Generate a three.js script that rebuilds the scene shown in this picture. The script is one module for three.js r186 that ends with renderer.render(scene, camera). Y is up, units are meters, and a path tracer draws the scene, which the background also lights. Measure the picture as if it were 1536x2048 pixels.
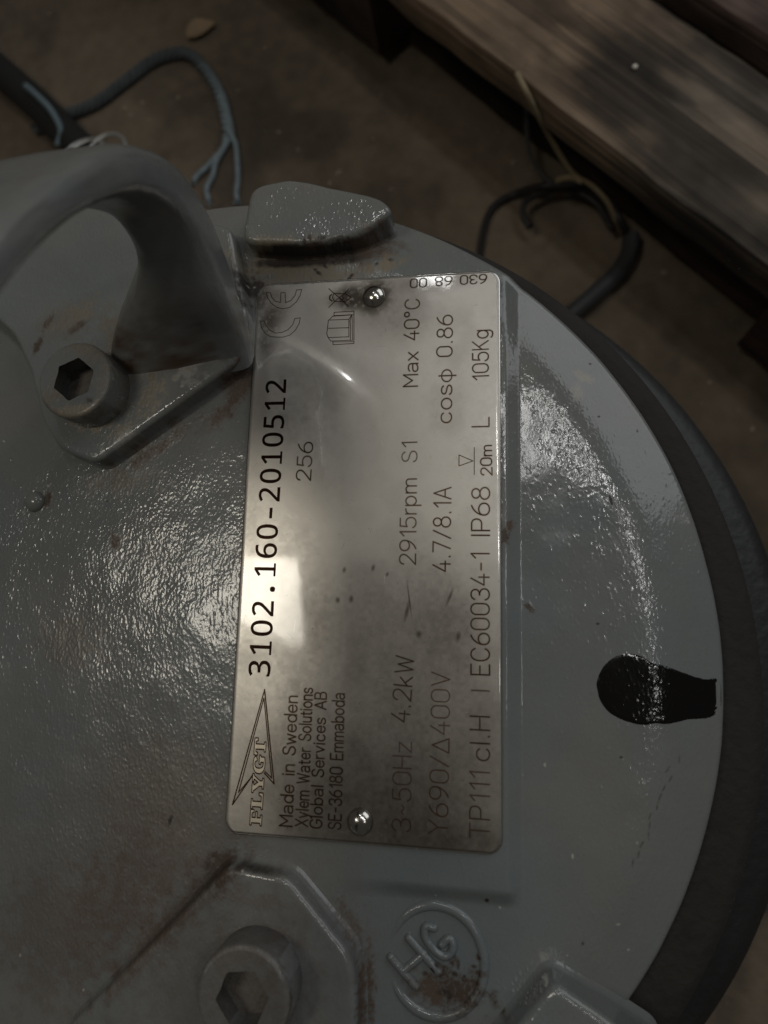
import * as THREE from 'three';
import { mergeGeometries, mergeVertices, toCreasedNormals } from 'three/addons/utils/BufferGeometryUtils.js';
import { RectAreaLightUniformsLib } from 'three/addons/lights/RectAreaLightUniformsLib.js';

// ------------------------------------------------------------------ camera, light, exposure
const W = 768, H = 1024, CAM_H = 0.175, FPX = 1320;            // focal length in pixels of a 1536 x 2048 picture
const scene = new THREE.Scene();
const V3 = (x, y, z) => new THREE.Vector3(x, y, z);
const nrm = V3(0.1671, 0.1681, 1).normalize();                 // straight down, in camera axes (x right, y down, z ahead)
const AX = V3(1, 0, 0).addScaledVector(nrm, -nrm.x).normalize(), AY = nrm.clone().negate(), AZ = AX.clone().cross(AY);
const camera = new THREE.PerspectiveCamera(2 * Math.atan(1024 / FPX) * 180 / Math.PI, W / H, 0.01, 20);
{
  const right = V3(AX.x, AY.x, AZ.x), down = V3(AX.y, AY.y, AZ.y), ahead = V3(AX.z, AY.z, AZ.z);
  const m = new THREE.Matrix4().makeBasis(right, down.clone().negate(), ahead.clone().negate());
  camera.quaternion.setFromRotationMatrix(m);
  camera.position.set(0, CAM_H, 0);
  camera.focus = 0.185; camera.userData.fStop = 10;
  camera.updateMatrixWorld(true);
}
const renderer = new THREE.WebGLRenderer({ antialias: true });
renderer.setSize(W, H);
renderer.toneMapping = THREE.LinearToneMapping;
renderer.toneMappingExposure = 1.18;
renderer.shadowMap.enabled = true;
RectAreaLightUniformsLib.init();
scene.background = new THREE.Color().setRGB(0.040, 0.0375, 0.034);
scene.environmentIntensity = 1;
function areaLight(x, y, z, w, h, L, tx, ty, tz, color = [1, 0.95, 0.87]) {
  const l = new THREE.RectAreaLight(new THREE.Color().setRGB(...color), L, w, h);
  l.position.set(x, y, z); l.lookAt(tx, ty, tz); scene.add(l); return l;
}
areaLight(-0.315, 0.7, -0.032, 0.1, 0.19, 13, 0, 0, 0, [1, 0.93, 0.8]);
for (const [x, z, k] of [[0.08, -0.36, 30], [0.27, -0.32, 38], [0.43, -0.14, 34], [0.5, 0.12, 16], [-0.09, -0.72, 34]]) areaLight(x * 0.7, 0.7, z * 0.7, 0.04, 0.05, k, 0, 0, 0, [0.98, 0.97, 0.95]);
areaLight(0.85, 0.62, -0.9, 1.1, 0.8, 1.25, 0, 0, -0.05, [0.93, 0.97, 1]);  // added soft fill from the upper right, no such source in view

// ------------------------------------------------------------------ helpers
const ray = (px, py) => { const r = V3((px - 768) / FPX, (py - 1024) / FPX, 1); return V3(r.dot(AX), r.dot(AY), r.dot(AZ)); };
const at = (px, py, h = 0) => { const r = ray(px, py), t = (h - CAM_H) / r.y; return V3(t * r.x, h, t * r.z); };           // surveyed point at height h
const atX = (px, py, x) => { const r = ray(px, py), t = x / r.x; return V3(x, CAM_H + t * r.y, t * r.z); };
let seed = 1234567;
const rnd = () => { seed = (seed * 1664525 + 1013904223) >>> 0; return seed / 4294967296; };
const clamp = (x, a = 0, b = 1) => Math.min(b, Math.max(a, x)), lerp = (a, b, t) => a + (b - a) * t;
const sstep = (a, b, x) => { const t = clamp((x - a) / (b - a)); return t * t * (3 - 2 * t); };
const hash = (x, y, s) => { let h = Math.imul(x, 374761393) ^ Math.imul(y, 668265263) ^ Math.imul(s, 974634777); h = Math.imul(h ^ (h >>> 13), 1274126177); h ^= h >>> 16; return (h >>> 0) / 4294967296; };
function vnoise(x, y, s, per = 0) {
  const xi = Math.floor(x), yi = Math.floor(y); let fx = x - xi, fy = y - yi;
  fx = fx * fx * fx * (fx * (fx * 6 - 15) + 10); fy = fy * fy * fy * (fy * (fy * 6 - 15) + 10);
  const w = per ? (a) => ((a % per) + per) % per : (a) => a;
  const a = hash(w(xi), w(yi), s), b = hash(w(xi + 1), w(yi), s), c = hash(w(xi), w(yi + 1), s), d = hash(w(xi + 1), w(yi + 1), s);
  return a + (b - a) * fx + (c - a) * fy + (a - b - c + d) * fx * fy;
}
function fbm(x, y, s, oct = 4, per = 0, gain = 0.5) { let v = 0, a = 1, t = 0; for (let i = 0; i < oct; i++) { v += a * vnoise(x, y, s + i * 17, per); t += a; a *= gain; x *= 2; y *= 2; per *= 2; } return v / t; }
const toS = (c) => 255 * (c <= 0.0031308 ? 12.92 * c : 1.055 * Math.pow(c, 1 / 2.4) - 0.055);
function dataTex(n, m, f, srgb, wrap = THREE.RepeatWrapping) {       // f(i, j) gives linear [r, g, b] or one value
  const d = new Uint8Array(n * m * 4);
  for (let j = 0, o = 0; j < m; j++) for (let i = 0; i < n; i++, o += 4) {
    const c = f(i, j);
    for (let k = 0; k < 3; k++) { const v = typeof c === 'number' ? c : c[k]; d[o + k] = clamp(srgb ? toS(v) : v * 255, 0, 255); }
    d[o + 3] = 255;
  }
  const t = new THREE.DataTexture(d, n, m, THREE.RGBAFormat); t.magFilter = THREE.LinearFilter; t.wrapS = t.wrapT = wrap;
  if (srgb) t.colorSpace = THREE.SRGBColorSpace; t.needsUpdate = true; return t;
}
const inMetres = (t, size) => { const c = t.clone(); c.repeat.set(1 / size, 1 / size); c.needsUpdate = true; return c; };
const used = {};
function numbered(name) { const k = used[name] = (used[name] ?? -1) + 1; return k ? name + '_' + String(k).padStart(3, '0') : name; }
function thing(name, label, category, group) { const o = new THREE.Group(); o.name = numbered(name); o.userData = { label, category }; if (group) o.userData.group = group; scene.add(o); return o; }
function part(name, geo, mat, parent, label) {
  const m = new THREE.Mesh(geo, mat); m.name = parent === scene ? numbered(name) : name; m.castShadow = m.receiveShadow = true;
  if (label) m.userData.label = label; parent.add(m); return m;
}
function single(name, geo, mat, label, category, group) { const m = part(name, geo, mat, scene, label); m.userData.category = category; if (group) m.userData.group = group; return m; }
function boxUV(g) {                                             // uv in metres from the plane that each face lies nearest to
  g = g.index ? g.toNonIndexed() : g;
  const p = g.attributes.position, uv = new Float32Array(p.count * 2), a = V3(), b = V3(), c = V3();
  for (let i = 0; i < p.count; i += 3) {
    a.fromBufferAttribute(p, i); b.fromBufferAttribute(p, i + 1); c.fromBufferAttribute(p, i + 2);
    const n = b.clone().sub(a).cross(c.clone().sub(a)); const ax = Math.abs(n.x), ay = Math.abs(n.y), az = Math.abs(n.z);
    [a, b, c].forEach((q, k) => {
      const o = (i + k) * 2;
      if (ay >= 0.6 * Math.max(ax, az)) { uv[o] = q.x; uv[o + 1] = q.z; } else if (ax > az) { uv[o] = q.x + q.y; uv[o + 1] = q.z; } else { uv[o] = q.x; uv[o + 1] = q.z + q.y; }
    });
  }
  g.setAttribute('uv', new THREE.BufferAttribute(uv, 2)); return g;
}
const creased = (g, ang = 0.7) => toCreasedNormals(g, ang);
function slab(pts, y0, y1, bevel, seg = 4, holes = []) {          // a plate with the outline pts ([x, z]) between y0 and y1, its upper edge rounded
  const s = new THREE.Shape(pts.map(([x, z]) => new THREE.Vector2(x, -z)));
  for (const h of holes) s.holes.push(new THREE.Path(h.map(([x, z]) => new THREE.Vector2(x, -z))));
  const g = new THREE.ExtrudeGeometry(s, { depth: y1 - y0 - bevel, bevelEnabled: true, bevelSize: bevel, bevelOffset: -bevel, bevelThickness: bevel, bevelSegments: seg, curveSegments: 24 });
  g.rotateX(-Math.PI / 2); g.translate(0, y0, 0);
  const r = creased(boxUV(g), 0.6), p = r.attributes.position, n = r.attributes.normal;
  for (let i = 0; i < p.count; i += 3) if ([0, 1, 2].every((k) => Math.abs(p.getY(i + k) - y1) < 1e-6)) for (let k = 0; k < 3; k++) n.setXYZ(i + k, 0, 1, 0);
  return r;
}
const roundPoly = (pts, r, n = 6) => {                            // rounds the corners of a closed outline
  const out = [];
  pts.forEach((p, i) => {
    const a = pts[(i + pts.length - 1) % pts.length], b = pts[(i + 1) % pts.length];
    const da = Math.hypot(a[0] - p[0], a[1] - p[1]), db = Math.hypot(b[0] - p[0], b[1] - p[1]), k = Math.min(r, da * 0.45, db * 0.45);
    const s = [p[0] + (a[0] - p[0]) / da * k, p[1] + (a[1] - p[1]) / da * k], e = [p[0] + (b[0] - p[0]) / db * k, p[1] + (b[1] - p[1]) / db * k];
    for (let j = 0; j <= n; j++) { const t = j / n, u = 1 - t; out.push([u * u * s[0] + 2 * u * t * p[0] + t * t * e[0], u * u * s[1] + 2 * u * t * p[1] + t * t * e[1]]); }
  });
  return out;
};
const tube = (pts, r, n = 80, k = 10, closed = false) => new THREE.TubeGeometry(new THREE.CatmullRomCurve3(pts, closed, 'centripetal'), n, r, k, closed);
function castPad(pts, y1, bevel, fillet = 0.0016, N = 220) {      // a pad cast on the cover: fillet at its foot, rounded upper edge, slightly uneven top
  const cl = pts.map(([x, z]) => V3(x, 0, z)), P = []; let tot = 0; const acc = [0];
  for (let i = 0; i < cl.length; i++) { tot += cl[i].distanceTo(cl[(i + 1) % cl.length]); acc.push(tot); }
  for (let i = 0, k = 0; i < N; i++) { const d = i / N * tot; while (acc[k + 1] < d) k++; P.push(cl[k].clone().lerp(cl[(k + 1) % cl.length], (d - acc[k]) / (acc[k + 1] - acc[k] || 1))); }
  for (let r = 0; r < 2; r++) { const Q = P.map((p) => p.clone()); P.forEach((p, i) => p.copy(Q[(i + N - 1) % N]).add(Q[i]).add(Q[(i + 1) % N]).multiplyScalar(1 / 3)); }
  let area = 0; P.forEach((p, i) => { const q = P[(i + 1) % N]; area += p.x * q.z - q.x * p.z; }); const sgn = Math.sign(area);
  const nr = P.map((p, i) => { const t = P[(i + 1) % N].clone().sub(P[(i + N - 1) % N]); return V3(t.z * sgn, 0, -t.x * sgn).normalize(); }), c = V3(); P.forEach((p) => c.addScaledVector(p, 1 / N));
  const pos = [], uv = [], idx = [], rows = [];
  for (const [o, y] of [[fillet, -0.0004], [fillet * 0.45, fillet * 0.3], [fillet * 0.12, fillet * 0.8], [0, fillet * 1.5]]) rows.push((p, n) => { const x = p.x + n.x * o, z = p.z + n.z * o; return V3(x, Math.min(deckH(x, z) + y, y1 - bevel), z); });
  for (let k = 0; k <= 6; k++) { const a = k / 6 * Math.PI / 2; rows.push((p, n) => V3(p.x - n.x * bevel * (1 - Math.cos(a)), y1 - bevel + bevel * Math.sin(a), p.z - n.z * bevel * (1 - Math.cos(a)))); }
  for (const f of [0.97, 0.93, 0.86, 0.76, 0.64, 0.5, 0.36, 0.22, 0.1, 0.001]) rows.push((p, n) => { const x = p.x - n.x * bevel, z = p.z - n.z * bevel; return V3(c.x + (x - c.x) * f, y1, c.z + (z - c.z) * f); });
  rows.forEach((row, r) => P.forEach((p, i) => {
    const q = row(p, nr[i]), w = 0.0004 * (fbm(q.x * 140, q.z * 140 + q.y * 90, 251, 3) - 0.5) * (r > 0 ? 1 : 0); if (r > 3) q.y += w; q.x += nr[i].x * w * 0.8; q.z += nr[i].z * w * 0.8;
    pos.push(q.x, q.y, q.z); uv.push(q.x + nr[i].x * (y1 - q.y) * 0.25, q.z + nr[i].z * (y1 - q.y) * 0.25);
    if (r) { const j = (i + 1) % N, a = (r - 1) * N + i, b = (r - 1) * N + j, d = r * N + i, e = r * N + j; sgn > 0 ? idx.push(a, d, b, b, d, e) : idx.push(a, b, d, b, e, d); }
  }));
  const g = new THREE.BufferGeometry(); g.setAttribute('position', new THREE.Float32BufferAttribute(pos, 3)); g.setAttribute('uv', new THREE.Float32BufferAttribute(uv, 2)); g.setIndex(idx); g.computeVertexNormals(); return g;
}
const px = (list, h) => list.map(([x, y]) => { const p = at(x, y, h); return [p.x, p.z]; });

// ------------------------------------------------------------------ heights of the cast cover
const CX = -0.081, CZ = 0.007, RIM = 0.1382, FLOOR = -0.3;
const padA = at(1009, 700, 0), padB = at(1012, 1700, 0), padSlope = (padB.x - padA.x) / (padB.z - padA.z), padEndZ = at(900, 1770, 0).z, fade0 = at(640, 1780, 0).x, fade1 = at(860, 1780, 0).x;
const ramp = (t) => { const k = 0.2, q = clamp(t), S = 1 - k; return q < k ? q * q / (2 * k * S) : q < 1 - k ? (q - k / 2) / S : 1 - (1 - q) ** 2 / (2 * k * S); };   // a straight slope with rounded ends
function deckH(x, z) {
  const ex = x - (padA.x + padSlope * (z - padA.z));
  const right = 1 - ramp(ex / 0.0044);
  const end = 1 - sstep(-0.001, 0.004, z - padEndZ - (x - fade0) * 0.03) * sstep(fade0, fade1, x);
  let h = -0.0024 * (1 - right * end);
  const r = Math.hypot(x - CX, z - CZ), b0 = RIM - 0.0198, b1 = b0 + 0.0085, s = 0.38;
  if (r > b0) h -= r < b1 ? 0.5 * s * (r - b0) ** 2 / (b1 - b0) : 0.5 * s * (b1 - b0) + s * (r - b1);
  return h + (fbm(x * 60, z * 60, 5, 3) - 0.5) * 0.0006;
}

// ------------------------------------------------------------------ materials
const WIN = 0.28, WX = -0.19, WZ = -0.135, TN = 2048;
const stains = [];   // dirt, rust and some painted shade: [px, py, radius across, radius along, angle, [r, g, b], strength, raggedness]
const rust = [0.040, 0.0235, 0.0145], dark = [0.018, 0.012, 0.008], tan = [0.17, 0.135, 0.085], brown = [0.07, 0.045, 0.03], pale = [0.30, 0.29, 0.26], haze = [0.11, 0.095, 0.075];
const stainOrShade = (x, y, rx, ry, a, c, k, rag = 0.6, h = 0) => { const p = at(x, y, h), s = 0.000133; stains.push([p.x, p.z, rx * s, ry * s, a, c, k, rag]); };
stainOrShade(620, 545, 170, 55, 0.05, tan, 0.75); stainOrShade(545, 525, 90, 40, 0, tan, 0.7); stainOrShade(595, 523, 125, 15, 0.06, dark, 1.5, 0.35); stainOrShade(690, 515, 80, 22, 0, dark, 1.0, 0.7); stainOrShade(760, 500, 60, 40, -0.5, brown, 0.8, 0.9);
stainOrShade(770, 525, 45, 25, -0.3, tan, 0.8, 1); stainOrShade(490, 640, 30, 110, 0.1, dark, 1.0, 0.8); stainOrShade(505, 580, 24, 40, 0.4, dark, 1.1, 0.8); stainOrShade(480, 780, 34, 70, 0.6, brown, 1.1, 0.8); stainOrShade(445, 830, 60, 26, -0.6, brown, 0.9, 0.8);
const F = 0.0075, HD = 0.0175;
stainOrShade(330, 640, 110, 60, 0.5, rust, 0.75, 1, F); stainOrShade(270, 660, 110, 60, 0.2, haze, 0.85, 0.9, F); stainOrShade(260, 715, 120, 70, 0.3, haze, 0.8, 0.8, F); stainOrShade(330, 700, 90, 60, 0.3, brown, 0.75, 1, F); stainOrShade(300, 790, 34, 70, 0.7, tan, 0.45, 0.9, F); stainOrShade(255, 850, 70, 16, -0.55, tan, 0.4, 0.9, F);
stainOrShade(152, 655, 12, 34, 0.9, rust, 1.3, 0.7, F); stainOrShade(95, 645, 11, 24, 0.6, rust, 1.3, 0.7, F); stainOrShade(75, 690, 11, 26, 0.4, rust, 1.2, 0.7, F); stainOrShade(160, 625, 80, 26, -0.5, tan, 0.55, 1, F); stainOrShade(380, 745, 40, 38, 0.6, pale, 0.55, 1, F); stainOrShade(250, 885, 56, 22, -0.5, pale, 0.45, 1.1, F); stainOrShade(130, 640, 90, 50, -0.2, haze, 0.5, 0.8, F);
stainOrShade(150, 825, 60, 24, 0, tan, 0.65, 0.8, HD); stainOrShade(105, 790, 24, 50, 0.2, haze, 0.8, 0.8, HD); stainOrShade(205, 770, 24, 50, -0.3, haze, 0.5, 0.9, HD); stainOrShade(150, 690, 60, 16, 0, haze, 0.5, 0.9, HD); stainOrShade(180, 800, 12, 9, 0, dark, 0.8, 0.8, HD);
stainOrShade(470, 1910, 90, 20, 0, haze, 0.4, 1, HD); stainOrShade(560, 1930, 30, 60, 0.6, brown, 0.4, 0.8, 0.006); stainOrShade(500, 1800, 80, 20, 0.1, brown, 0.35, 0.9, 0.006);
stainOrShade(300, 905, 120, 22, -0.6, brown, 0.8, 0.8); stainOrShade(250, 960, 120, 40, 0, haze, 0.6, 1); stainOrShade(94, 998, 16, 26, 0.2, rust, 1.2, 0.6); stainOrShade(230, 1080, 22, 22, 0, brown, 0.9, 0.9);
stainOrShade(170, 1720, 330, 420, 0.2, brown, 0.28, 0.25); stainOrShade(484, 1998, 120, 120, 0, [0.055, 0.052, 0.047], 0.55, 0.5, HD); stainOrShade(480, 1930, 260, 200, 0, brown, 0.3, 0.4, 0.006);  // dirt film that also paints light falloff on lower left deck, bolt and foot
stainOrShade(140, 1280, 110, 70, 0.1, brown, 0.4, 0.8); stainOrShade(330, 1650, 200, 240, 0.5, brown, 0.42, 0.4); stainOrShade(240, 1800, 120, 190, 0.7, brown, 0.45, 0.8); stainOrShade(395, 1785, 40, 170, 0.78, rust, 0.65, 0.6); stainOrShade(300, 1885, 40, 130, 0.78, brown, 0.5, 0.6); stainOrShade(440, 1735, 26, 60, 0.78, dark, 0.4, 0.8); stainOrShade(450, 1725, 40, 28, 0.6, rust, 0.9, 0.8); stainOrShade(340, 1680, 14, 10, 0, haze, 0.9, 1);
stainOrShade(340, 1640, 5, 12, 0.2, dark, 1.1, 0.4); stainOrShade(120, 1850, 160, 160, 0, brown, 0.35, 0.8); stainOrShade(520, 1722, 60, 10, 0.1, dark, 0.8, 0.5); stainOrShade(735, 1980, 14, 90, 0, brown, 0.9, 0.9); stainOrShade(700, 1840, 12, 60, -0.6, brown, 0.6, 0.9);  // the dark strip along the lower foot edge is painted shadow
stainOrShade(900, 1985, 60, 40, -0.2, rust, 0.95, 1.2); stainOrShade(850, 1990, 40, 30, 0.3, brown, 1.0, 1.2); stainOrShade(950, 1990, 40, 25, 0.3, rust, 0.8, 1.2); stainOrShade(1010, 1072, 9, 20, 0, rust, 1.4, 0.8); stainOrShade(1018, 1050, 14, 12, 0, brown, 1.2, 0.9); stainOrShade(1060, 1215, 14, 12, 0.4, rust, 1.0, 1);
stainOrShade(1170, 738, 24, 14, 0.6, pale, 0.85, 0.9); stainOrShade(1158, 772, 16, 22, -0.1, pale, 0.75, 0.9); stainOrShade(1224, 996, 4, 14, -0.2, dark, 1.6, 0.3); stainOrShade(1198, 1247, 4, 3, 0, dark, 1.6, 0.3); stainOrShade(973, 1806, 5, 5, 0, dark, 1.6, 0.2); stainOrShade(1245, 1518, 4, 3, 0, dark, 1.6, 0.3);
for (let k = 0; k < 12; k++) stainOrShade(1362 - k * 8.5 + 26 * (rnd() - 0.5), 1525 + k * 19, 2.6, 9, 0.35 + 0.8 * (rnd() - 0.5), dark, 0.5, 0.6);
for (let k = 0; k < 46; k++) stainOrShade(rnd() * 1300, 450 + rnd() * 1550, 2 + 3 * rnd(), 2 + 3 * rnd(), 0, rnd() < 0.6 ? pale : dark, 0.8, 0.6);
for (let k = 0; k < 14; k++) stainOrShade(620 + 170 * rnd(), 500 + 60 * rnd(), 5 + 8 * rnd(), 4 + 5 * rnd(), rnd() * 3, rnd() < 0.7 ? dark : rust, 0.9, 0.9);
for (let k = 0; k < 16; k++) stainOrShade(840 + 120 * rnd(), 1920 + 90 * rnd(), 4 + 7 * rnd(), 4 + 6 * rnd(), rnd() * 3, rnd() < 0.6 ? dark : rust, 1.0, 0.9);
const paintC = [0.140, 0.147, 0.143];
const colR = new Float32Array(TN * TN * 3), roughA = new Float32Array(TN * TN);
for (let j = 0, o = 0; j < TN; j++) for (let i = 0; i < TN; i++, o++) {
  const x = i / TN * WIN, y = j / TN * WIN, m = 0.93 + 0.14 * fbm(x * 70, y * 70, 11, 4), w = (fbm(x * 28, y * 28, 77, 4) - 0.5) * 0.2, g = 0.97 + 0.06 * vnoise(x * 2400, y * 2400, 3);
  colR[o * 3] = paintC[0] * m * g * (1 + w); colR[o * 3 + 1] = paintC[1] * m * g; colR[o * 3 + 2] = paintC[2] * m * g * (1 - w * 0.8);
  roughA[o] = 0.11 + 0.10 * fbm(x * 120, y * 120, 31, 3);
}
for (const [sx, sz, rx, ry, a, c, k, rag] of stains) {
  const R = Math.max(rx, ry) * 1.9, ca = Math.cos(a), sa = Math.sin(a), q = TN / WIN;
  const i0 = Math.max(0, Math.floor((sx - R - WX) * q)), i1 = Math.min(TN - 1, Math.ceil((sx + R - WX) * q)), j0 = Math.max(0, Math.floor((sz - R - WZ) * q)), j1 = Math.min(TN - 1, Math.ceil((sz + R - WZ) * q));
  for (let j = j0; j <= j1; j++) for (let i = i0; i <= i1; i++) {
    const x = WX + i / q, z = WZ + j / q, dx = x - sx, dz = z - sz, u = (dx * ca + dz * sa) / rx, v = (-dx * sa + dz * ca) / ry;
    const big = rx > 0.002 ? 1 : 3, nse = fbm(x * 420 * big, z * 420 * big, 55, 4) - 0.5, gr = fbm(x * 2200, z * 2200, 91, 2) - 0.5;
    const d = Math.hypot(u, v) + rag * nse * 1.5, al = clamp(k * (1 - sstep(0.25, 1.15, d)) * (1 + rag * gr * 1.2), 0, 0.96);
    if (al <= 0) continue;
    const o = j * TN + i;
    for (let t = 0; t < 3; t++) colR[o * 3 + t] = lerp(colR[o * 3 + t], c[t], al);
    roughA[o] = lerp(roughA[o], 0.72, al * 0.85);
  }
}
const windowed = (t) => { t.repeat.set(1 / WIN, 1 / WIN); t.offset.set(-WX / WIN, -WZ / WIN); return t; };
const deckMap = windowed(dataTex(TN, TN, (i, j) => { const o = (j * TN + i) * 3; return [colR[o], colR[o + 1], colR[o + 2]]; }, true, THREE.ClampToEdgeWrapping));
const deckRough = windowed(dataTex(TN, TN, (i, j) => roughA[j * TN + i], false, THREE.ClampToEdgeWrapping));
const peel = dataTex(1024, 1024, (i, j) => {                       // sprayed paint over sand-cast iron, one tile is 64 mm
  const x = i / 1024, y = j / 1024, wx = x + 0.012 * (fbm(x * 24, y * 24, 7, 2, 24) - 0.5), wy = y + 0.012 * (fbm(x * 24, y * 24, 8, 2, 24) - 0.5);
  const a = 0, b = fbm(wx * 46, wy * 46, 2, 4, 46, 0.42), lump = fbm(x * 9, y * 9, 4, 3, 9);
  return clamp(0.5 + 0.95 * (b - 0.5) * (0.45 + 1.1 * lump) + 0.4 * (lump - 0.5) + a, 0, 1);
});
const padLeft = at(480, 1200, 0).x;
const deckBump = windowed(dataTex(TN, TN, (i, j) => {              // runs, grains and pits of paint sprayed over rough cast iron, rougher on the left
  const x = WX + i / TN * WIN, z = WZ + j / TN * WIN, q = fbm(x * 30 + 4, z * 30 + 4, 211, 3), left = 1 - sstep(padLeft - 0.004, padLeft + 0.03, x), r = Math.hypot(x - CX, z - CZ), crest = Math.exp(-(((r - RIM + 0.0165) / 0.006) ** 2));
  const cs = 0.00085, ci = Math.floor(x / cs), cj = Math.floor(z / (cs * 1.25)); let bumps = 0;
  const dens = clamp(0.2 + 0.75 * left * sstep(0.25, 0.6, q) + 0.5 * crest + 0.12 * q);
  for (let a = -1; a <= 1; a++) for (let b = -1; b <= 1; b++) {
    const u = ci + a, v = cj + b; if (hash(u, v, 801) > dens) continue;
    const ex = (x - (u + hash(u, v, 802)) * cs) / (cs * (0.24 + 0.22 * hash(u, v, 804))), ez = (z - (v + hash(u, v, 803)) * cs * 1.25) / (cs * (0.36 + 0.5 * hash(u, v, 805))), sk = (hash(u, v, 806) - 0.5) * 1.2, d = (ex + sk * ez) ** 2 + ez * ez;
    if (d < 4) bumps += (0.25 + 0.75 * hash(u, v, 807)) * (hash(u, v, 808) < 0.25 ? -0.7 : 1) * Math.exp(-d);
  }
  const fine = Math.exp(-(((z + 0.035) / 0.02) ** 2)) * left, wx = x + 0.0004 * (vnoise(x * 900, z * 900, 215) - 0.5);
  return clamp(0.4 + 0.22 * bumps + (0.07 + 0.2 * fine + 0.10 * left + 0.12 * crest) * (fbm(wx * 2300, z * 1600, 217, 2) - 0.5) + 0.05 * (fbm(x * 90, z * 90, 221, 2) - 0.5) + (0.05 + 0.1 * crest) * (vnoise(wx * 420, z * 360, 218) - 0.5), 0, 1);
}, false, THREE.ClampToEdgeWrapping));
const paint = new THREE.MeshPhysicalMaterial({ map: deckMap, roughnessMap: deckRough, roughness: 1, metalness: 0, bumpMap: deckBump, bumpScale: 0.00021, specularIntensity: 1 });
const tilePaint = dataTex(512, 512, (i, j) => { const m = 0.9 + 0.2 * fbm(i / 512 * 8, j / 512 * 8, 151, 5, 8), w = 0.12 * (fbm(i / 512 * 5, j / 512 * 5, 161, 4, 5) - 0.5); return [paintC[0] * m * (1 + w), paintC[1] * m, paintC[2] * m * (1 - w)]; }, true);
const plainPaint = new THREE.MeshPhysicalMaterial({ map: inMetres(tilePaint, 0.07), roughness: 0.24, bumpMap: inMetres(peel, 0.064), bumpScale: 0.00007 });
const noiseTex = dataTex(512, 512, (i, j) => 0.25 + 0.75 * fbm(i / 512 * 12, j / 512 * 12, 21, 5, 12), false);
const rustyIron = new THREE.MeshStandardMaterial({ color: new THREE.Color().setRGB(0.012, 0.0095, 0.0075), roughness: 0.85, bumpMap: inMetres(noiseTex, 0.03), bumpScale: 0.0006, map: inMetres(dataTex(512, 512, (i, j) => { const n = fbm(i / 512 * 10, j / 512 * 10, 61, 5, 10); return [0.5 + n, 0.55 + 0.8 * n, 0.6 + 0.6 * n]; }, true), 0.05) });
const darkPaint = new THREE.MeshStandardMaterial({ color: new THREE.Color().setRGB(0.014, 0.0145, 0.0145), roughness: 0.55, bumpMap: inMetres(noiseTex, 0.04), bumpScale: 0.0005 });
const hexInside = new THREE.MeshStandardMaterial({ color: new THREE.Color().setRGB(0.10, 0.088, 0.075), roughness: 0.8, bumpMap: inMetres(noiseTex, 0.01), bumpScale: 0.0005 });
const blackPaint = new THREE.MeshPhysicalMaterial({ color: new THREE.Color().setRGB(0.003, 0.0028, 0.0028), roughness: 0.14, bumpMap: deckBump, bumpScale: 0.0002 });

// ------------------------------------------------------------------ floor
{
  const g = new THREE.PlaneGeometry(6, 6, 1, 1); g.rotateX(-Math.PI / 2); boxUVfloor(g);
  const map = dataTex(1024, 1024, (i, j) => {
    const x = i / 1024, y = j / 1024, n = fbm(x * 6, y * 6, 101, 6, 6), f = vnoise(x * 256, y * 256, 41, 256), s = f > 0.93 ? 0.05 * (f - 0.93) / 0.07 : 0, st = sstep(0.5, 0.75, fbm(x * 9, y * 9, 131, 4, 9)) * 0.35;
    const k = (0.35 + 0.9 * n + 0.4 * fbm(x * 60, y * 60, 141, 3, 60)) * (1 - st); return [0.150 * k + s, 0.118 * k + s * 0.9, 0.084 * k + s * 0.75];
  }, true);
  const m = new THREE.MeshStandardMaterial({ map: inMetres(map, 0.6), roughness: 0.9, bumpMap: inMetres(noiseTex, 0.12), bumpScale: 0.0018 });
  const f = part('floor', g, m, scene, 'brown dirty concrete floor under the pump and pallet'); f.position.y = FLOOR; f.userData.kind = 'structure';
}
function boxUVfloor(g) { const p = g.attributes.position, u = g.attributes.uv; for (let i = 0; i < p.count; i++) u.setXY(i, p.getX(i), p.getZ(i)); }

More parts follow.
